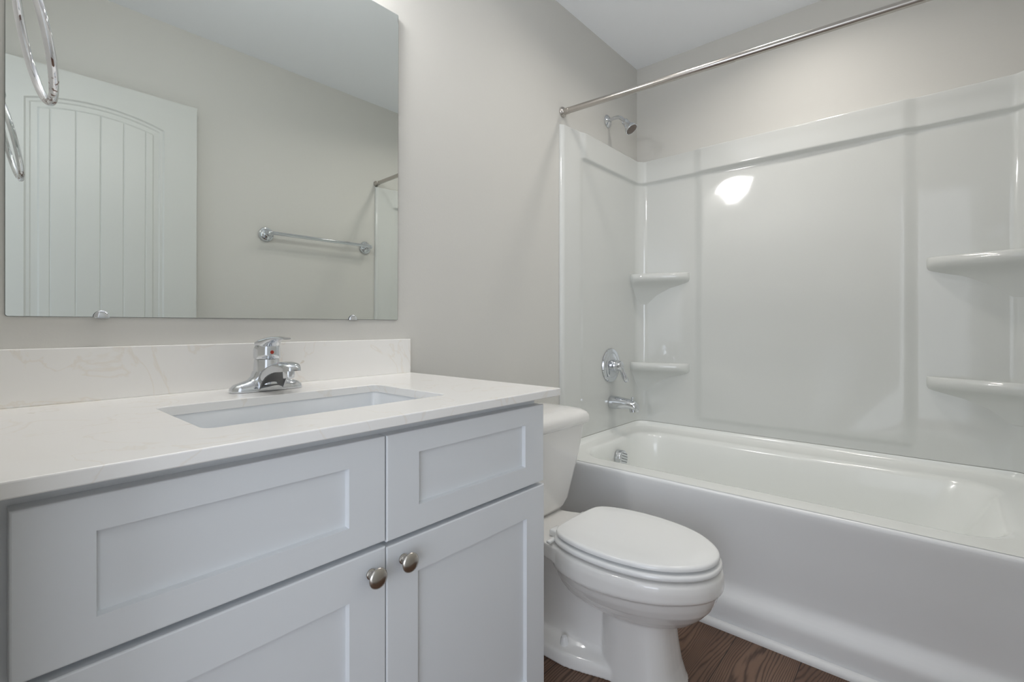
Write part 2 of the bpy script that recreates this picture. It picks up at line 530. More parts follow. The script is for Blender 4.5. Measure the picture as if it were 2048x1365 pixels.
# ------------------------------------------------------------------ faucet
fx, fy = 0.476, -0.110
fa = thing('faucet', 'chrome single-lever centerset faucet with red dot on the vanity countertop', 'faucet', (fx, fy, ZT))
b = bmesh.new()
def base_loop(hl, hd, z, n=48):
    out = []
    for k in range(n):
        a = 2 * pi * k / n
        cx_, sy_ = cos(a), sin(a)
        out.append((fx + hl * math.copysign(abs(cx_) ** 0.75, cx_), fy + hd * math.copysign(abs(sy_) ** 0.65, sy_), z))
    return out
def wing_loop(z, hl, hd): return base_loop(hl, hd, z)
loft(b, [base_loop(.0800, .0275, ZT + .0006), base_loop(.0805, .0280, ZT + .004), base_loop(.0790, .0265, ZT + .010), base_loop(.0720, .0235, ZT + .0165), base_loop(.0600, .0215, ZT + .0205), base_loop(.0430, .0215, ZT + .0250), base_loop(.034, .0220, ZT + .034), base_loop(.0300, .0235, ZT + .045)])
obj('base_plate', b, M['chrome'], fa, 50)
b = bmesh.new()
lathe(b, (fx, fy, ZT + .016), (0, 0, 1), [(0, .0330), (.012, .0310), (.030, .0290), (.0555, .0268), (.0570, .0262)], 44)
obj('column', b, M['chrome'], fa, 40)
# spout: a hollow hood that springs from the front of the column
def spout_mesh():
    bm = bmesh.new()
    ZTt = [(0, .8985), (.03, .9065), (.06, .9155), (.09, .9215), (.112, .9228), (.130, .9205), (.140, .9160), (.145, .9105)]
    ZBt = [(0, .8520), (.022, .8520), (.027, .856), (.034, .8650), (.043, .8755), (.055, .8850), (.075, .8945), (.10, .9000), (.125, .9020), (.145, .9040)]
    Wt = [(0, .0275), (.03, .0285), (.06, .0270), (.09, .0250), (.115, .0235), (.130, .0205), (.140, .0150), (.145, .0070)]
    ds = [0, .012, .022, .027, .031, .036, .043, .050, .058, .067, .077, .088, .099, .110, .120, .128, .134, .1385, .142, .1445]
    loops = []
    for d in ds:
        zt, zb, w = interp(ZTt, d), interp(ZBt, d), interp(Wt, d)
        h = max(zt - zb, .004)
        tk = min(.0032, w * .35)
        lp = []
        for k in range(17):
            a = pi * k / 16
            ca, sa = cos(a), sin(a)
            x = w * math.copysign(abs(ca) ** .62, ca); z = zb + h * abs(sa) ** .62
            lp.append(Vector((fx + x, fy - d, z)))
        hi = max(h * .22, .0015) if d > .022 else .0015
        for k in range(17):
            a = pi * (16 - k) / 16
            ca, sa = cos(a), sin(a)
            x = (w - tk) * math.copysign(abs(ca) ** .62, ca); z = zb + hi * abs(sa) ** .62
            lp.append(Vector((fx + x, fy - d, z)))
        loops.append(lp)
    loft(bm, loops)
    for i, f in enumerate(list(bm.faces)[:33 * 0 + 34 * (len(loops) - 1)]):
        if 17 <= i % 34 <= 32: f.material_index = 1       # unpolished underside of the hood
    return bm
obj('spout', spout_mesh(), [M['chrome'], M['casting']], fa, 45)
b = bmesh.new()
lathe(b, (fx, fy - .113, ZT + .062), (0, -.05, -1), [(0, .0125), (.014, .0125), (.0255, .0118), (.0265, .0105), (.0235, .009), (.0235, 0)], 28)
obj('aerator', b, M['chrome'], fa, 40)
# lever: cap with an oblique swept top
def lever_mesh():
    bm = bmesh.new()
    loops = []; n = 40
    z0 = ZT + .0735
    def ring(z, r, dz=0.0, dy=0.0, sl=0.0, sx=1.0):
        lp = []
        for k in range(n):
            a = 2 * pi * k / n
            x = r * cos(a) * sx; y = r * sin(a)
            lp.append(Vector((fx + x, fy + y + dy, z - y * sl + dz)))
        return lp
    for z, r, sl, dy in ((0, .0262, 0, 0), (.0012, .0280, 0, 0), (.0025, .0285, 0, 0), (.012, .0286, .04, 0), (.022, .0284, .14, 0), (.028, .0276, .24, 0), (.032, .0255, .30, 0), (.036, .0205, .34, 0), (.038, .0120, .36, 0), (.0385, .0050, .36, 0)):
        loops.append(ring(z0 + z, r, sl=sl, dy=dy))
    loft(bm, loops)
    # paddle
    PT = [(-.0265, .9535), (-.020, .9600), (-.008, .9670), (.010, .9725), (.035, .9765), (.070, .9775), (.104, .9750)]
    PB = [(-.0265, .9500), (.022, .9500), (.030, .9555), (.040, .9620), (.055, .9672), (.080, .9700), (.104, .9705)]
    PW = [(-.0265, .0060), (-.020, .0190), (-.008, .0265), (.004, .0272), (.016, .0245), (.028, .0200), (.045, .0158), (.070, .0128), (.095, .0115), (.104, .0090)]
    lps = []
    for d in (-.0265, -.023, -.018, -.012, -.005, .003, .012, .020, .026, .031, .037, .045, .055, .066, .078, .089, .097, .102, .1045):
        zt, zb, w = interp(PT, d), interp(PB, d), interp(PW, d)
        zm, h = (zt + zb) / 2, (zt - zb) / 2
        lps.append([Vector((fx + w * math.copysign(abs(cos(a)) ** .75, cos(a)), fy - d, zm + h * math.copysign(abs(sin(a)) ** .75, sin(a)))) for a in (2 * pi * k / 24 for k in range(24))])
    loft(bm, lps)
    return bm
lv = obj('lever', lever_mesh(), M['chrome'], fa, 45)
b = bmesh.new(); lathe(b, (fx, fy - .0268, ZT + .0895), (0, -1, .05), [(0, .0042), (.0022, .0042), (.0028, .0034), (.0029, 0)], 20)
rd = obj('temperature_dot', b, M['red'], lv); rd['label'] = 'small red temperature dot'

# ------------------------------------------------------------------ mirror
mi_ = thing('wall_mirror', 'large frameless wall mirror above the vanity backsplash', 'mirror', (0.486, -0.003, 1.0194))
b = bmesh.new()
mx0, mx1, mz0, mz1 = 0.0545, 0.9184, 1.0194, 1.9879
def mloop(g, y, lean=0.0): return [(x, y + lean * (-.00389 * (x - .486) - .0053 * (z - 1.5)), z) for x, z in rrect(mx0 + g, mx1 - g, mz0 + g, mz1 - g, 0.004, 6)]
rows = loft(b, [mloop(0, -0.0003), mloop(0, -0.0062, 1), mloop(0.0006, -0.0066, 1)], True, False)
for f in b.faces: f.material_index = 1
f = b.faces.new(rows[-1]); f.material_index = 0
obj('glass', b, [M['mirror'], M['mirror_edge']], mi_, 20)
for cx_ in (0.1915, 0.761):
    b = bmesh.new()
    n = 16
    pr = [(cx_ + .0128 * cos(a), mz0 + .0135 * sin(a)) for a in (pi * k / n for k in range(n + 1))]
    pr += [(cx_ - .0128, mz0 - .0012), (cx_ + .0128, mz0 - .0012)]
    sh = lambda s, y: [(cx_ + (x - cx_) * s, y, mz0 + (z - mz0) * s) for x, z in pr]
    loft(b, [sh(1, -.0068), sh(1, -.0080), sh(.82, -.0100), sh(.4, -.0112)])
    box(b, cx_ - .0105, cx_ + .0105, -.008, -.0006, mz0 - .0022, mz0 - .0006)
    obj('clip', b, M['chrome'], mi_, 40)

# ------------------------------------------------------------------ towel ring on the left wall
rc = Vector((0.0720, -0.3026, 1.4238)); rr = 0.0870; tilt = 0.2202
tr = thing('towel_ring', 'chrome towel ring with rust spots hanging on the left wall by the mirror', 'towel ring', (XL, rc.y, rc.z + rr))
U = Vector((0, 1, 0)); V = Vector((-sin(tilt), 0, cos(tilt)))
b = bmesh.new()
tube(b, [rc + (U * cos(a) + V * sin(a)) * rr for a in (2 * pi * k / 72 for k in range(72))], 0.0056, 18, closed_path=True)
def ring_mat():
    m = mat('spotted_chrome', (0.82, 0.83, 0.86, 1), 0.07, 1.0)
    nt = m.node_tree; bs = nt.nodes['Principled BSDF']; L = nt.links.new
    tc = nt.nodes.new('ShaderNodeTexCoord'); n = nt.nodes.new('ShaderNodeTexNoise'); n.inputs['Scale'].default_value = 190; n.inputs['Detail'].default_value = 6
    L(tc.outputs['Object'], n.inputs['Vector'])
    n2 = nt.nodes.new('ShaderNodeTexNoise'); n2.inputs['Scale'].default_value = 16; L(tc.outputs['Object'], n2.inputs['Vector'])
    mu = nt.nodes.new('ShaderNodeMath'); mu.operation = 'MULTIPLY'; L(n.outputs['Fac'], mu.inputs[0])
    sp_ = nt.nodes.new('ShaderNodeSeparateXYZ'); L(tc.outputs['Object'], sp_.inputs[0])
    mr = nt.nodes.new('ShaderNodeMapRange'); mr.inputs[1].default_value = 1.335; mr.inputs[2].default_value = 1.385; mr.inputs[3].default_value = .62; mr.inputs[4].default_value = .35
    L(sp_.outputs['Z'], mr.inputs[0]); L(mr.outputs[0], mu.inputs[1])
    r = ramp(nt, mu.outputs[0], [(0.0, (.82, .83, .86, 1)), (0.31, (.82, .83, .86, 1)), (0.36, (.30, .22, .19, 1)), (1.0, (.25, .18, .15, 1))])
    r2 = ramp(nt, mu.outputs[0], [(0.0, (.06, .06, .06, 1)), (0.30, (.06, .06, .06, 1)), (0.36, (.5, .5, .5, 1)), (1.0, (.5, .5, .5, 1))])
    L(r.outputs['Color'], bs.inputs['Base Color']); L(r2.outputs['Color'], bs.inputs['Roughness'])
    return m
o = obj('ring', b, ring_mat(), tr, 60); o['label'] = 'chrome ring speckled with rust near its lowest point'
b = bmesh.new()
pt = rc + V * rr
lathe(b, (XL + .0005, rc.y, pt.z + .012), (1, 0, 0), [(0, .026), (.004, .027), (.009, .024), (.012, .014), (.020, .010), (.040, .009), (.046, .012), (.054, .013), (.060, .009), (.062, 0)], 32)
tube(b, [(pt.x, pt.y, pt.z + .012), (pt.x, pt.y, pt.z - .004)], .0080, 16)
obj('wall_post', b, M['chrome'], tr, 40)

# ------------------------------------------------------------------ toilet
tx = 1.305
to = thing('toilet', 'white two-piece toilet with closed lid between the vanity and the tub', 'toilet', (tx, -0.55, 0))
LID = [(-.425, .110), (-.4325, .124), (-.445, .135), (-.466, .1475), (-.50, .158), (-.53, .165), (-.57, .1698), (-.607, .1712), (-.645, .1695), (-.68, .1645), (-.715, .1575), (-.745, .148), (-.777, .132), (-.805, .112), (-.83, .088), (-.847, .067), (-.857, .048), (-.8635, .028), (-.867, 0)]
def plan(grow, n_back=10, front_extra=0.0):
    """closed outline of the lid grown outward by `grow`"""
    right = [(w, y) for y, w in LID]
    left = [(-w, y) for w, y in right[::-1][1:]]
    pts = right + left
    back = [(-.110 + .220 * k / n_back, -.425 + .006 * sin(pi * k / n_back)) for k in range(1, n_back)]
    pts = pts + back
    # even arc-length resample for smoothness
    m = len(pts); seg = [0]
    for i in range(m): seg.append(seg[-1] + sqrt((pts[(i + 1) % m][0] - pts[i][0]) ** 2 + (pts[(i + 1) % m][1] - pts[i][1]) ** 2))
    N = 96; out = []
    j = 0
    for k in range(N):
        s = seg[-1] * k / N
        while seg[j + 1] < s: j += 1
        t = (s - seg[j]) / (seg[j + 1] - seg[j]); a = pts[j]; c = pts[(j + 1) % m]
        out.append(Vector((a[0] + (c[0] - a[0]) * t, a[1] + (c[1] - a[1]) * t)))
    for _ in range(2): out = [(out[k - 1] + out[k] * 2 + out[(k + 1) % N]) / 4 for k in range(N)]
    res = []
    for k in range(N):
        d = (out[(k + 1) % N] - out[k - 1]).normalized()
        nrm = Vector((-d.y, d.x))
        c = Vector((0, -.64))
        if nrm.dot(out[k] - c) < 0: nrm = -nrm
        res.append(out[k] + nrm * grow)
    return res
def ploop(grow, z, sc_=1.0):
    return [(tx + p.x * sc_, -.64 + (p.y + .64) * sc_, z) for p in plan(grow)]
# lid
b = bmesh.new()
loft(b, [ploop(-.022, .3690), ploop(-.022, .3756), ploop(-.003, .3758), ploop(.0, .3775), ploop(0, .3820), ploop(-.0015, .3865), ploop(-.005, .3890), ploop(-.012, .3902), ploop(0, .3915, .72), ploop(0, .3925, .40), ploop(0, .3928, .12)])
obj('lid', b, M['seat'], to, 60)
b = bmesh.new()
loft(b, [ploop(-.016, .3455), ploop(-.016, .3530), ploop(.002, .3533), ploop(.0055, .3555), ploop(.0065, .3590), ploop(.0055, .3650), ploop(.002, .3682), ploop(-.006, .3692)])
st = obj('seat', b, M['seat'], to, 60)
b = bmesh.new()
obj_dummy = b.free()
for s in (-1, 1):
    b = bmesh.new()
    box(b, tx + s * .075 - .022, tx + s * .075 + .022, -.425, -.388, .346, .368, .006, 3)
    box(b, tx + s * .130 - .026, tx + s * .130 + .026, -.436, -.422, .353, .362, .003, 2)
    box(b, tx + s * .088 - .03, tx + s * .088 + .03, -.431, -.420, .354, .361, .002, 2)
    obj('hinge', b, M['seat'], to, 50)

# bowl: unions of lofts, remeshed into one ceramic body
bm = bmesh.new()
def rim_loop(grow, z, shrink=1.0, dy=0.0, tilt=0.0): return [(tx + p.x * shrink, -.62 + (p.y + .62) * shrink + dy, z + tilt * sstep(.52, .86, -p.y)) for p in plan(grow)]
# rim band
loft(bm, [rim_loop(.004, .282, tilt=.014), rim_loop(.0095, .2845, tilt=.014), rim_loop(.0110, .295, tilt=.010), rim_loop(.0112, .325), rim_loop(.0085, .340), rim_loop(.001, .346), rim_loop(-.01, .3465)])
# bowl below the band
loft(bm, [rim_loop(.003, .290, tilt=.012), rim_loop(.0005, .276, tilt=.012), rim_loop(-.0055, .258, tilt=.012), rim_loop(-.016, .238, tilt=.010), rim_loop(-.034, .216, dy=.004, tilt=.006), rim_loop(-.056, .196, dy=.010), rim_loop(-.080, .182, dy=.016)])
# rear deck under the tank
def slab(x0, x1, y0, y1, r, z): return [(tx + x, y, z) for x, y in rrect(x0, x1, y0, y1, r, 10)]
loft(bm, [slab(-.100, .100, -.46, -.085, .03, .285), slab(-.108, .108, -.46, -.08, .03, .30), slab(-.110, .110, -.46, -.08, .03, .338), slab(-.104, .104, -.46, -.086, .03, .3465)])
loft(bm, [[(tx + x, y, z) for x, y in ((-.105, -.30), (-.135, -.38), (-.150, -.44), (-.155, -.50), (.155, -.50), (.150, -.44), (.135, -.38), (.105, -.30))] for z in (.300, .3465)])
# trapway body
def oval(hw, y0, y1, z, p=0.8, n=40):
    cy_, hl = (y0 + y1) / 2, abs(y1 - y0) / 2
    return [(tx + hw * math.copysign(abs(cos(a)) ** p, cos(a)), cy_ + hl * math.copysign(abs(sin(a)) ** p, sin(a)), z) for a in (2 * pi * k / n for k in range(n))]
loft(bm, [oval(.088, -.62, -.13, .02), oval(.080, -.62, -.14, .09), oval(.076, -.62, -.13, .16), oval(.078, -.60, -.12, .22), oval(.086, -.60, -.11, .27), oval(.100, -.60, -.10, .31)])
# front pedestal
loft(bm, [oval(.106, -.776, -.545, .0, .72), oval(.104, -.770, -.545, .01, .72), oval(.097, -.758, -.545, .05, .72), oval(.091, -.750, -.545, .10, .72), oval(.087, -.744, -.545, .15, .72), oval(.085, -.742, -.545, .20, .72), oval(.086, -.745, -.52, .24, .72)])
# foot flange
def foot(g, z):
    ys = [-.235 - .450 * k / 30 for k in range(31)]
    def hw(y):
        w = .140 - .052 * sstep(.44, .68, -y)
        k = min(1.0, (-.235 - y) / .05); w *= .75 + .25 * sqrt(max(0.0, 1 - (1 - k) ** 2))
        return w
    r = [(tx + hw(y) + g, y, z) for y in ys]; l = [(tx - hw(y) - g, y, z) for y in ys]
    return r + l[::-1]
loft(bm, [foot(.002, .0), foot(.002, .006), foot(.000, .022), foot(-.003, .031), foot(-.010, .0365), foot(-.035, .043), foot(-.055, .056)])
bo = obj('bowl', bm, M['porcelain'], to, 0)
rm = bo.modifiers.new('remesh', 'REMESH'); rm.mode = 'VOXEL'; rm.voxel_size = 0.0034; rm.use_smooth_shade = True
smd = bo.modifiers.new('smooth', 'SMOOTH'); smd.factor = 0.5; smd.iterations = 5
# bolt caps
for s in (-1, 1):
    b = bmesh.new(); lathe(b, (tx + s * .104, -.452, .033), (0, 0, 1), [(0, .0135), (.012, .0125), (.026, .0105), (.031, .0080), (.0325, .004), (.0328, 0)], 24)
    obj('bolt_cap', b, M['seat'], to, 40)
# tank
def trect(hw, y0, y1, r, z, bow=0.0):
    out = []
    for x, y in rrect(-hw, hw, y0, y1, r, 10):
        k = max(0.0, 1 - (x / hw) ** 2)
        yy = y - bow * k * (1 if y < (y0 + y1) / 2 else 0)
        out.append((tx + x, yy, z))
    return out
b = bmesh.new()
loft(b, [trect(.120, -.278, -.115, .04, .3475), trect(.134, -.290, -.108, .045, .352, .006), trect(.146, -.298, -.104, .05, .366, .008), trect(.160, -.305, -.102, .05, .39, .009), trect(.200, -.325, -.100, .048, .55, .010), trect(.218, -.332, -.100, .045, .645, .010), trect(.218, -.332, -.10, .045, .652, .010)])
obj('tank', b, M['porcelain'], to, 50)
b = bmesh.new()
loft(b, [trect(.218, -.330, -.100, .045, .646, .010), trect(.232, -.340, -.092, .045, .648, .010), trect(.2365, -.344, -.090, .045, .653, .011), trect(.238, -.346, -.090, .045, .664, .011), trect(.2365, -.344, -.091, .045, .676, .011), trect(.229, -.337, -.095, .045, .688, .010), trect(.214, -.322, -.104, .045, .6965, .009), trect(.185, -.295, -.122, .045, .7015, .007), trect(.12, -.25, -.16, .03, .7035, .003)])
obj('tank_lid', b, M['porcelain'], to, 60)
b = bmesh.new()
lathe(b, (tx - .170, -.326, .605), (0, -1, 0), [(0, .012), (.010, .012), (.014, .009), (.016, 0)], 20)
tube(b, [(tx - .170, -.340, .605), (tx - .135, -.346, .602), (tx - .110, -.346, .598)], [.006, .0055, .0065], 12)
obj('flush_lever', b, M['chrome'], to, 40)

# ------------------------------------------------------------------ bathtub
tb = thing('bathtub', 'white bathtub with plain front apron and chrome overflow cover', 'bathtub', (2.12, -0.76, 0))
TXF = 1.690
def strip_off(c):
    return .006 + .024 * (sstep(1.794, 1.820, c) * .6 + sstep(1.81, 1.93, c) * .4)
def tub_loop(x0, x1, y0, y1, r, z, up=0.0, n=10, hug=False):
    out = []
    pts = rrect(x0, x1, y0, y1, r, n)
    full = []          # extra points along the two short sides, which follow the front flange of the surround
    for i, p in enumerate(pts):
        full.append(p); q = pts[(i + 1) % len(pts)]
        if i in (n, 3 * n + 2): full += [(p[0] + (q[0] - p[0]) * t / 24, p[1]) for t in range(1, 24)]
    pts = full
    for x, y in pts:
        if hug and x < 1.968:
            if y > YA / 2: y = y + (.0270 - max(strip_off(x), .003) * 1.0) * (1 - sstep(1.93, 1.968, x))
            else: y = y - (.0270 - max(strip_off(x - .030 * (1 - (x - 1.806) / .681)), .003)) * (1 - sstep(1.93, 1.968, x))
        out.append((x, y, z + up * sstep(1.74, 1.86, x)))
    return out
b = bmesh.new()
y0, y1 = YA + 0.0290, YB - 0.0290
UP = 0.025
loops = [tub_loop(TXF + .004, 2.550, y0 - .006, y1 + .006, .052, .440, UP + .0005, hug=True),
         tub_loop(TXF + .004, 2.5430, y0, y1, .056, .440, UP, hug=True),
         tub_loop(TXF + .008, 2.5405, y0 + .003, y1 - .003, .058, .4402, .014, hug=True),
         tub_loop(TXF + .014, 2.534, y0 + .010, y1 - .010, .062, .4402, .005),
         tub_loop(TXF + .022, 2.520, y0 + .024, y1 - .022, .07, .4402, .001),
         tub_loop(1.770, 2.425, -1.475, -.100, .13, .4398),
         tub_loop(1.781, 2.408, -1.462, -.110, .13, .4385),
         tub_loop(1.790, 2.396, -1.450, -.117, .13, .432),
         tub_loop(1.796, 2.390, -1.440, -.121, .13, .420),
         tub_loop(1.806, 2.378, -1.410, -.128, .13, .36),
         tub_loop(1.822, 2.360, -1.33, -.140, .13, .22),
         tub_loop(1.850, 2.335, -1.26, -.160, .13, .12),
         tub_loop(1.880, 2.305, -1.22, -.190, .12, .085),
         tub_loop(1.93, 2.25, -1.16, -.25, .10, .075)]
loft(b, loops, False, True)
obj('basin', b, M['tub'], tb, 60)
b = bmesh.new()
ap = [(1.712, .4402), (1.702, .4400), (1.695, .4388), (1.690, .4362), (1.6870, .4320), (1.6860, .426), (1.6865, .410), (1.690, .38), (1.694, .30), (1.698, .20), (1.6995, .150), (1.6985, .136), (1.6945, .124), (1.6880, .113), (1.6800, .103), (1.6735, .093), (1.6695, .082), (1.6680, .070), (1.6675, .04), (1.6670, .0)]
loft(b, [[(x, y, z) for x, z in ap] for y in (YB - .002, YA + .002)], closed=False)
# inner return so that it has thickness
loft(b, [[(1.712, y, .4402), (1.712, y, .42), (1.712, y, .0), (1.667, y, .0)] for y in (YB - .002, YA + .002)], closed=False)
obj('apron', b, M['apron'], tb, 60)
# overflow cover
oc = Vector((2.120, -.128, .352))
b = bmesh.new()
lathe(b, oc, (0, -1, .06), [(0, .040), (.006, .0415), (.026, .0405), (.031, .0385), (.0335, .034), (.0345, .020), (.0348, 0)], 40)
ov = obj('overflow_cover', b, M['chrome'], tb, 40); ov['label'] = 'round chrome overflow cover with slots'
b = bmesh.new()
d_, a_, b_ = frame_axes((0, -1, .06))
for k in range(-2, 3):
    L_ = sqrt(.034 ** 2 - (k * .0112) ** 2) * .82
    c0 = oc + d_ * .0343
    for s in (0,):
        A = Vector((1, 0, 0)); Bv = Vector((0, .06, 1)).normalized()
        ca, sa = cos(-.35), sin(-.35)
        dirv = A * ca + Bv * sa; nv = Bv * ca - A * sa
        p = c0 + nv * (k * .0125)
        q = [p - dirv * L_ - nv * .0013, p + dirv * L_ - nv * .0013, p + dirv * L_ + nv * .0013, p - dirv * L_ + nv * .0013]
        loft(b, [[x - d_ * .003 for x in q], [x + d_ * .0010 for x in q]])
so = obj('slot', b, M['slot'], ov, 20)
# caulk bead between tub and surround
b = bmesh.new()
RCk = RC_ = .0577; xc_, yc1, yc2 = 2.572 - .085, -.085, YA + .085
cl = [(1.90, -.0273)] + [(xc_ + RC_ * sin(a), yc1 + RC_ * cos(a)) for a in (pi / 2 * k / 12 for k in range(13))] + [(xc_ + RC_ * cos(a), yc2 - RC_ * sin(a)) for a in (pi / 2 * k / 12 for k in range(0, 13))] + [(1.92, YA + .0273)]
tube(b, [(x, y, .4650) for x, y in cl], .0012, 8)
obj('caulk_bead', b, M['caulk'], tb, 60)

# ------------------------------------------------------------------ shower surround
ss = thing('shower_surround', 'glossy white three-wall shower surround with corner shelves above the tub', 'shower surround', (2.45, -0.76, 0.4666))
ZB, ZTOP = 0.4668, 1.9240
XS = 1.806
RC = 0.085
def smin_path():
    """list of (point, inward normal, region, coordinate)"""
    P = []
    xs = [XS, 1.8075, 1.809, 1.811, 1.8135, 1.8165, 1.820, 1.830, 1.845, 1.86, 1.90, 1.925, 1.932, 1.939, 1.946, 1.953, 1.96, 1.967, 1.975, 2.05, 2.15, 2.30, 2.40, XR - RC]
    for x in xs: P.append(((x, 0.0), (0, -1), 'side', x))
    n = 14
    for k in range(1, n):
        a = pi / 2 * k / n
        P.append(((XR - RC + RC * sin(a), -RC + RC * cos(a)), (-sin(a), -cos(a)), 'corner', k / n))
    ys = [-RC, -.15, -.25, -.32, -.334, -.340, -.346, -.352, -.358, -.364, -.370, -.376, -.382, -.388, -.394, -.402, -.41]
    ys += [-.45 - .05 * k for k in range(8)]
    half = [y for y in ys if y > YA / 2 + .02]
    full = half + [YA / 2] + [YA - y for y in half[::-1]]
    for y in full: P.append(((XR, y), (-1, 0), 'back', y))
    for k in range(1, n):
        a = pi / 2 * k / n
        P.append(((XR - RC + RC * cos(a), YA + RC - RC * sin(a)), (-cos(a), sin(a)), 'corner', 1 - k / n))
    for x in xs[::-1]:
        k = (x - XS) / (XR - RC - XS)
        P.append(((x + .030 * (1 - k), YA), (0, 1), 'side', x))
    return P
def surround_off(reg, c, z):
    top = 1 - sstep(1.9165, ZTOP, z) ** 2 if z > 1.9165 else 1.0
    band = sstep(1.784, 1.803, z)
    low = 1 - sstep(.500, .528, z)          # plain zone at the bottom
    if reg == 'side':
        strip = strip_off(c)
        f = sstep(1.928, 1.968, c)
        field = .0265
        bandv = .0420
        o = strip * (1 - f) + (field + (bandv - field) * band) * f
    elif reg == 'corner':
        o = .0265 + (.0420 - .0265) * band
        # back-side values at c = 1
        ob = .0265 + (.0420 - .0265) * band
        o = o + (ob - o) * c
    else:
        y = c if c > YA / 2 else YA - c
        g = sstep(-.338, -.392, y) if False else 1 - sstep(-.392, -.340, y)
        crown = max(0.0, 1 - ((c - YA / 2) / .41) ** 2) * -.016
        field = .0265 + g * (1 - low) * (.0125 + crown * sstep(.53, .75, z) * (1 - sstep(1.6, 1.79, z) * .5))
        bandv = .0420 + g * .0125
        o = field + (bandv - field) * band
    return o * top + .0008
P = smin_path()
zs = [ZB, .480, .495, .500, .506, .512, .518, .524, .530, .545]
zs += [.60 + .08 * k for k in range(15)]
zs += [1.755, 1.775, 1.784, 1.788, 1.790, 1.792, 1.794, 1.796, 1.798, 1.800, 1.803, 1.808, 1.82, 1.86, 1.90, 1.912, 1.9165, 1.9185, 1.9205, 1.922, 1.9230, 1.9236, ZTOP]
b = bmesh.new()
grid = []
for z in zs:
    row = []
    for (p, nrm, reg, c) in P:
        o_ = surround_off(reg, c, z)
        zz = z
        if reg == 'side':        # the top edge slopes up a little towards the front corner
            zz = z
        row.append(b.verts.new((p[0] + nrm[0] * o_, p[1] + nrm[1] * o_, zz)))
    grid.append(row)
for a, c in zip(grid[:-1], grid[1:]):
    for i in range(len(P) - 1): b.faces.new((a[i], a[i + 1], c[i + 1], c[i]))
# flange edges returning to the walls and the bottom edge
back = [[b.verts.new((p[0] - nrm[0] * -.0004, p[1] - nrm[1] * -.0004, z)) for (p, nrm, reg, c) in (P[0], P[-1])] for z in zs]
for i in range(len(zs) - 1):
    b.faces.new((grid[i][0], grid[i + 1][0], back[i + 1][0], back[i][0]))
    b.faces.new((grid[i][-1], grid[i + 1][-1], back[i + 1][1], back[i][1]))
wl = obj('wall_panel', b, M['acrylic'], ss, 60)

def shelf(flip, zt, name='corner_shelf'):
    """diagonal corner shelf; flip = False at the mirror wall, True at the far end"""
    bm = bmesh.new()
    A0 = Vector((2.440, -.022)); A1 = Vector((2.546, -.322))     # tips of the front edge
    C0 = Vector((2.552, -.018))
    def outline(g, dz, drop=0.0):
        # front edge, slightly bowed, with rounded tips
        pts = []
        a0 = A0 + Vector((-.0, 0)); a1 = A1
        mid = (a0 + a1) / 2
        d = (a1 - a0).normalized(); nrm = Vector((-d.y, d.x))
        if nrm.dot(mid - C0) < 0: nrm = -nrm
        N = 26
        for k in range(N + 1):
            t = k / N
            s = -1 + 2 * t
            e = (1 - abs(s) ** 4.5) ** .5 if abs(s) < 1 else 0
            p = a0 + (a1 - a0) * t + nrm * ((.036) * e - .012 + g * (e * .8 + .2))
            pts.append((p.x, p.y))
        pts += [(2.568, -.324), (2.568, -.002), (2.440, -.002)]
        return [(x, (YA - y) if flip else y, dz) for x, y in pts]
    prof = [(-.030, zt - .008), (-.018, zt - .003), (-.008, zt), (.000, zt - .002), (.005, zt - .008), (.008, zt - .017), (.008, zt - .026), (.005, zt - .035), (-.002, zt - .042), (-.014, zt - .049), (-.034, zt - .060), (-.060, zt - .080), (-.085, zt - .115), (-.105, zt - .165)]
    loft(bm, [outline(g, z) for g, z in prof])
    return obj(name, bm, M['acrylic'], ss, 55)
shelf(False, 1.284); shelf(False, .800)
shelf(True, 1.272); shelf(True, .800)

# ------------------------------------------------------------------ shower rod
z_a, z_b = 1.986, 1.944
rd_ = thing('shower_rod', 'brushed nickel shower curtain rod spanning the front of the tub', 'shower rod', (1.832, -0.76, 1.966))
A = Vector((1.832, -.0005, z_a)); Bp = Vector((1.845, YA + .0005, z_b)); dr = (Bp - A).normalized(); Ln = (Bp - A).length
b = bmesh.new()
lathe(b, A, dr, [(.006, .0145), (.035, .0145), (.036, .0136), (.75, .0136), (.752, .0124), (Ln - .036, .0124), (Ln - .035, .0145), (Ln - .006, .0145)], 28)
obj('tube', b, M['nickel'], rd_, 40)
for p, d, fr_ in ((A, dr, .0235), (Bp, -dr, .0192)):
    b = bmesh.new(); lathe(b, p, d, [(0, fr_), (.003, fr_ + .0003), (.006, fr_ - .001), (.010, .0165), (.014, .0140), (.018, .0135)], 32)
    obj('end_flange', b, M['nickel'], rd_, 40)

# ------------------------------------------------------------------ shower head
sh = thing('showerhead', 'chrome shower head on a bent arm high on the wall over the tub', 'shower head', (2.240, 0, 2.0735))
b = bmesh.new(); lathe(b, (2.240, -.0005, 2.073), (0, -1, 0), [(0, .0330), (.002, .0335), (.006, .0300), (.012, .0200), (.015, .0140)], 36)
obj('escutcheon', b, M['chrome'], sh, 40)
b = bmesh.new()
path = [Vector((2.240, -.004, 2.075)), Vector((2.240, -.035, 2.079))] + bez((2.240, -.040, 2.0793), (2.240, -.070, 2.081), (2.240, -.078, 2.072), (2.240, -.104, 2.042), 10)
tube(b, path, .0092, 20)
obj('arm', b, M['chrome'], sh, 50)
b = bmesh.new()
ax = Vector((0, -.60, -.80)).normalized(); hp = Vector((2.240, -.0985, 2.048))
lathe(b, hp, ax, [(0, .0098), (.001, .0150), (.004, .0168), (.018, .0172), (.028, .0180), (.036, .0200), (.048, .0275), (.058, .0315), (.064, .0325), (.067, .0318), (.0675, .0290), (.0660, .0280), (.0660, 0)], 40)
hd = obj('head', b, M['chrome'], sh, 40)
b = bmesh.new()
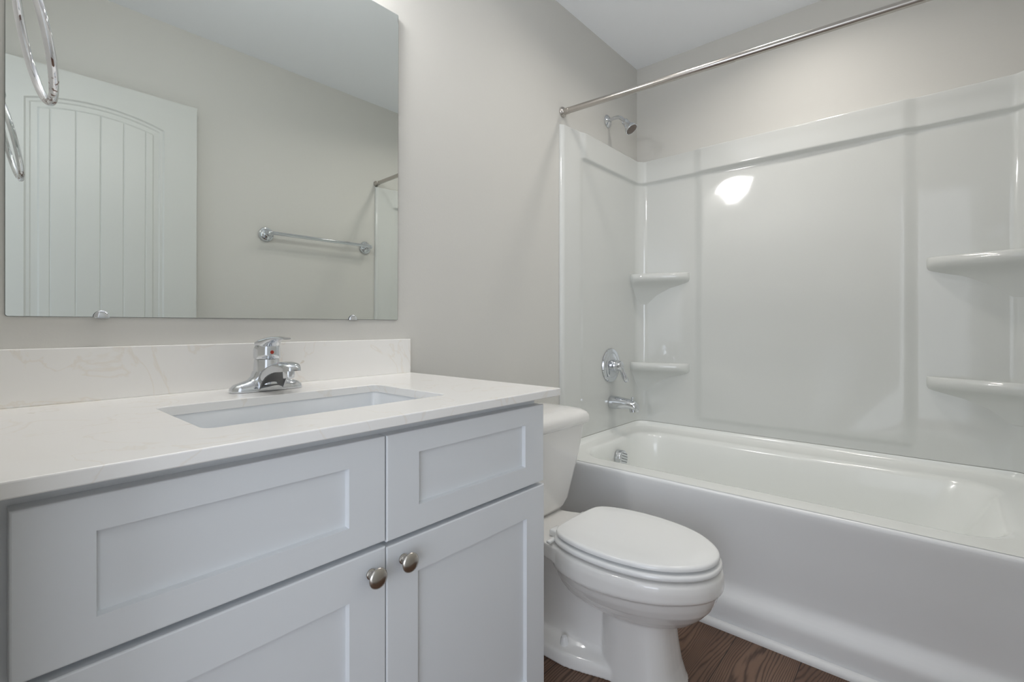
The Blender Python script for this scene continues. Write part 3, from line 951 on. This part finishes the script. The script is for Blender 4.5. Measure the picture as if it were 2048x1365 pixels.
lathe(b, hp + ax * .0662, ax, [(0, .0278), (.0008, .0278), (.0010, .0270), (.0012, 0)], 36)
fc = hp + ax * .0672
_, fa_, fb_ = frame_axes(ax)
for rr_, nn in ((0.0045, 5), (.0115, 12), (.0185, 18), (.0250, 24)):
    for k in range(nn):
        a = 2 * pi * k / nn
        c = fc + (fa_ * cos(a) + fb_ * sin(a)) * rr_
        lathe(b, c, ax, [(0, .0014), (.0012, .0011), (.0013, 0)], 6)
nf = obj('nozzle_face', b, M['rubber'], hd, 40); nf['label'] = 'grey-brown nozzle face'

# ------------------------------------------------------------------ mixing valve
vv = thing('shower_valve', 'round chrome mixing valve with lever on the surround above the tub spout', 'shower valve', (2.2234, -0.027, 0.7947))
vc = Vector((2.2234, -.0275, .7947))
b = bmesh.new(); lathe(b, vc, (0, -1, 0), [(0, .0865), (.003, .0875), (.008, .0845), (.0115, .0740), (.0118, .0640), (.0105, .0625), (.0120, .0600), (.0150, .0420), (.0152, .0360)], 56)
obj('escutcheon', b, M['chrome'], vv, 30)
b = bmesh.new(); lathe(b, vc, (0, -1, 0), [(.012, .0290), (.030, .0290), (.031, .0265), (.036, .0240), (.037, .0270), (.055, .0265), (.063, .0235), (.068, .0160), (.0695, .006), (.0697, 0)], 40)
obj('hub', b, M['chrome'], vv, 35)
b = bmesh.new()
path = bez(vc + Vector((0, -.050, -.004)), vc + Vector((.006, -.066, -.018)), vc + Vector((.012, -.066, -.045)), vc + Vector((.024, -.080, -.080)), 12)
tube(b, path + [path[-1] + Vector((.001, -.0015, -.005))], [.0205, .0185, .0160, .0140, .0126, .0120, .0121, .0126, .0133, .0140, .0142, .0134, .0108, .004], 18)
obj('lever', b, M['chrome'], vv, 60)

# ------------------------------------------------------------------ tub spout
sp = thing('tub_spout', 'chrome tub spout with diverter knob below the mixing valve', 'tub spout', (2.230, -0.027, 0.603))
b = bmesh.new()
loops = []
secs = [(.0, .034, .6030, .034), (.006, .0345, .6030, .0345), (.03, .0335, .6035, .0335), (.06, .031, .6040, .030), (.09, .0285, .6040, .0265), (.112, .027, .6025, .0240), (.130, .026, .5985, .0235), (.142, .0235, .5925, .0235), (.150, .017, .5860, .0195), (.153, .008, .583, .011)]
for s, hw, zc_, hh in secs:
    lp = []
    for k in range(32):
        a = 2 * pi * k / 32
        z_ = zc_ + hh * sin(a)
        if s > .10: z_ = max(z_, .5695 - .02 * (s - .1))
        lp.append((2.230 + hw * cos(a), -.0275 - s, z_))
    loops.append(lp)
loft(b, loops)
lathe(b, (2.230, -.150, .585), (0, -.18, -1), [(0, .019), (.014, .019), (.020, .0185), (.0205, .016), (.018, .015), (.018, 0)], 28)
obj('body', b, M['chrome'], sp, 45)
b = bmesh.new(); lathe(b, (2.230, -.146, .612), (0, -.1, 1), [(0, .004), (.016, .0038), (.018, .0070), (.022, .0085), (.027, .0075), (.0285, .003), (.0286, 0)], 20)
obj('diverter_knob', b, M['chrome'], sp, 40)

# ------------------------------------------------------------------ towel bar on the front wall
tw = thing('towel_bar', 'chrome towel bar on the wall opposite the vanity, seen in the mirror', 'towel bar', (1.447, YF, 1.501))
by = YF + .066
b = bmesh.new(); tube(b, [(1.128, by, 1.504), (1.767, by, 1.504)], .0100, 20)
obj('bar', b, M['chrome'], tw, 50)
for x in (1.1322, 1.7620):
    b = bmesh.new()
    lathe(b, (x, YF + .0005, 1.501), (0, 1, 0), [(0, .0400), (.004, .0410), (.009, .0385), (.011, .0320), (.0125, .0315), (.016, .0270), (.021, .0170), (.028, .0110), (.048, .0100), (.054, .0125), (.060, .0145), (.068, .0145), (.074, .0120), (.077, .006), (.0775, 0)], 36)
    obj('post', b, M['chrome'], tw, 40)

# ------------------------------------------------------------------ recessed ceiling lights
def recessed(x, y, watts, label):
    rl = thing('recessed_light', label, 'ceiling light', (x, y, ZC), 'recessed ceiling lights')
    lc = Vector((x, y, ZC))
    b = bmesh.new()
    lathe(b, lc, (0, 0, -1), [(.0005, .098), (.004, .098), (.008, .090), (.010, .078), (.006, .074), (.003, .073)], 48)
    obj('trim_ring', b, M['trim'], rl, 40)
    b = bmesh.new(); lathe(b, lc, (0, 0, -1), [(.0005, .0735), (.0025, .0735), (.0030, .06), (.0032, 0)], 40)
    obj('lens', b, M['lens'], rl, 40)
    ld = bpy.data.lights.new('recessed_lamp', 'AREA'); ld.shape = 'DISK'; ld.size = 0.13; ld.energy = watts; ld.color = LAMP_COL
    ld.spread = radians(150)
    lo = bpy.data.objects.new('recessed_lamp', ld); COL.objects.link(lo); lo.location = lc + Vector((0, 0, -.012)); lo.parent = rl
    lo.matrix_parent_inverse = Matrix.Translation(-Vector(rl.location))
recessed(2.07, -.86, TUB_LIGHT_W, 'round recessed ceiling light over the bathtub')
recessed(1.47, -.64, ROOM_LIGHT_W, 'round recessed ceiling light in front of the toilet')

# ------------------------------------------------------------------ vanity light bar above the mirror
VZ, VY = 2.205, -.092
vl = thing('vanity_light', 'three-globe vanity light bar on the wall above the mirror', 'wall light', (0.45, 0, VZ))
b = bmesh.new(); box(b, .20, .70, -.022, -.0005, VZ - .045, VZ + .045, .006, 3)
obj('back_plate', b, M['nickel'], vl, 40)
for x in (.270, .450, .630):
    b = bmesh.new()
    tube(b, [(x, -.020, VZ), (x, VY + .022, VZ), (x, VY + .005, VZ - .005), (x, VY, VZ - .020)], .008, 14)
    lathe(b, (x, VY, VZ - .018), (0, 0, -1), [(0, .010), (.004, .020), (.018, .021), (.020, .015)], 24)
    obj('arm', b, M['nickel'], vl, 40)
    b = bmesh.new()
    lathe(b, (x, VY, VZ - .034), (0, 0, -1), [(0, .018)] + [(.041 - .043 * cos(a), .043 * sin(a)) for a in (.42 + (pi - .42) * k / 14 for k in range(15))], 28)
    obj('lamp_shade', b, M['bulb_glass'], vl, 50)
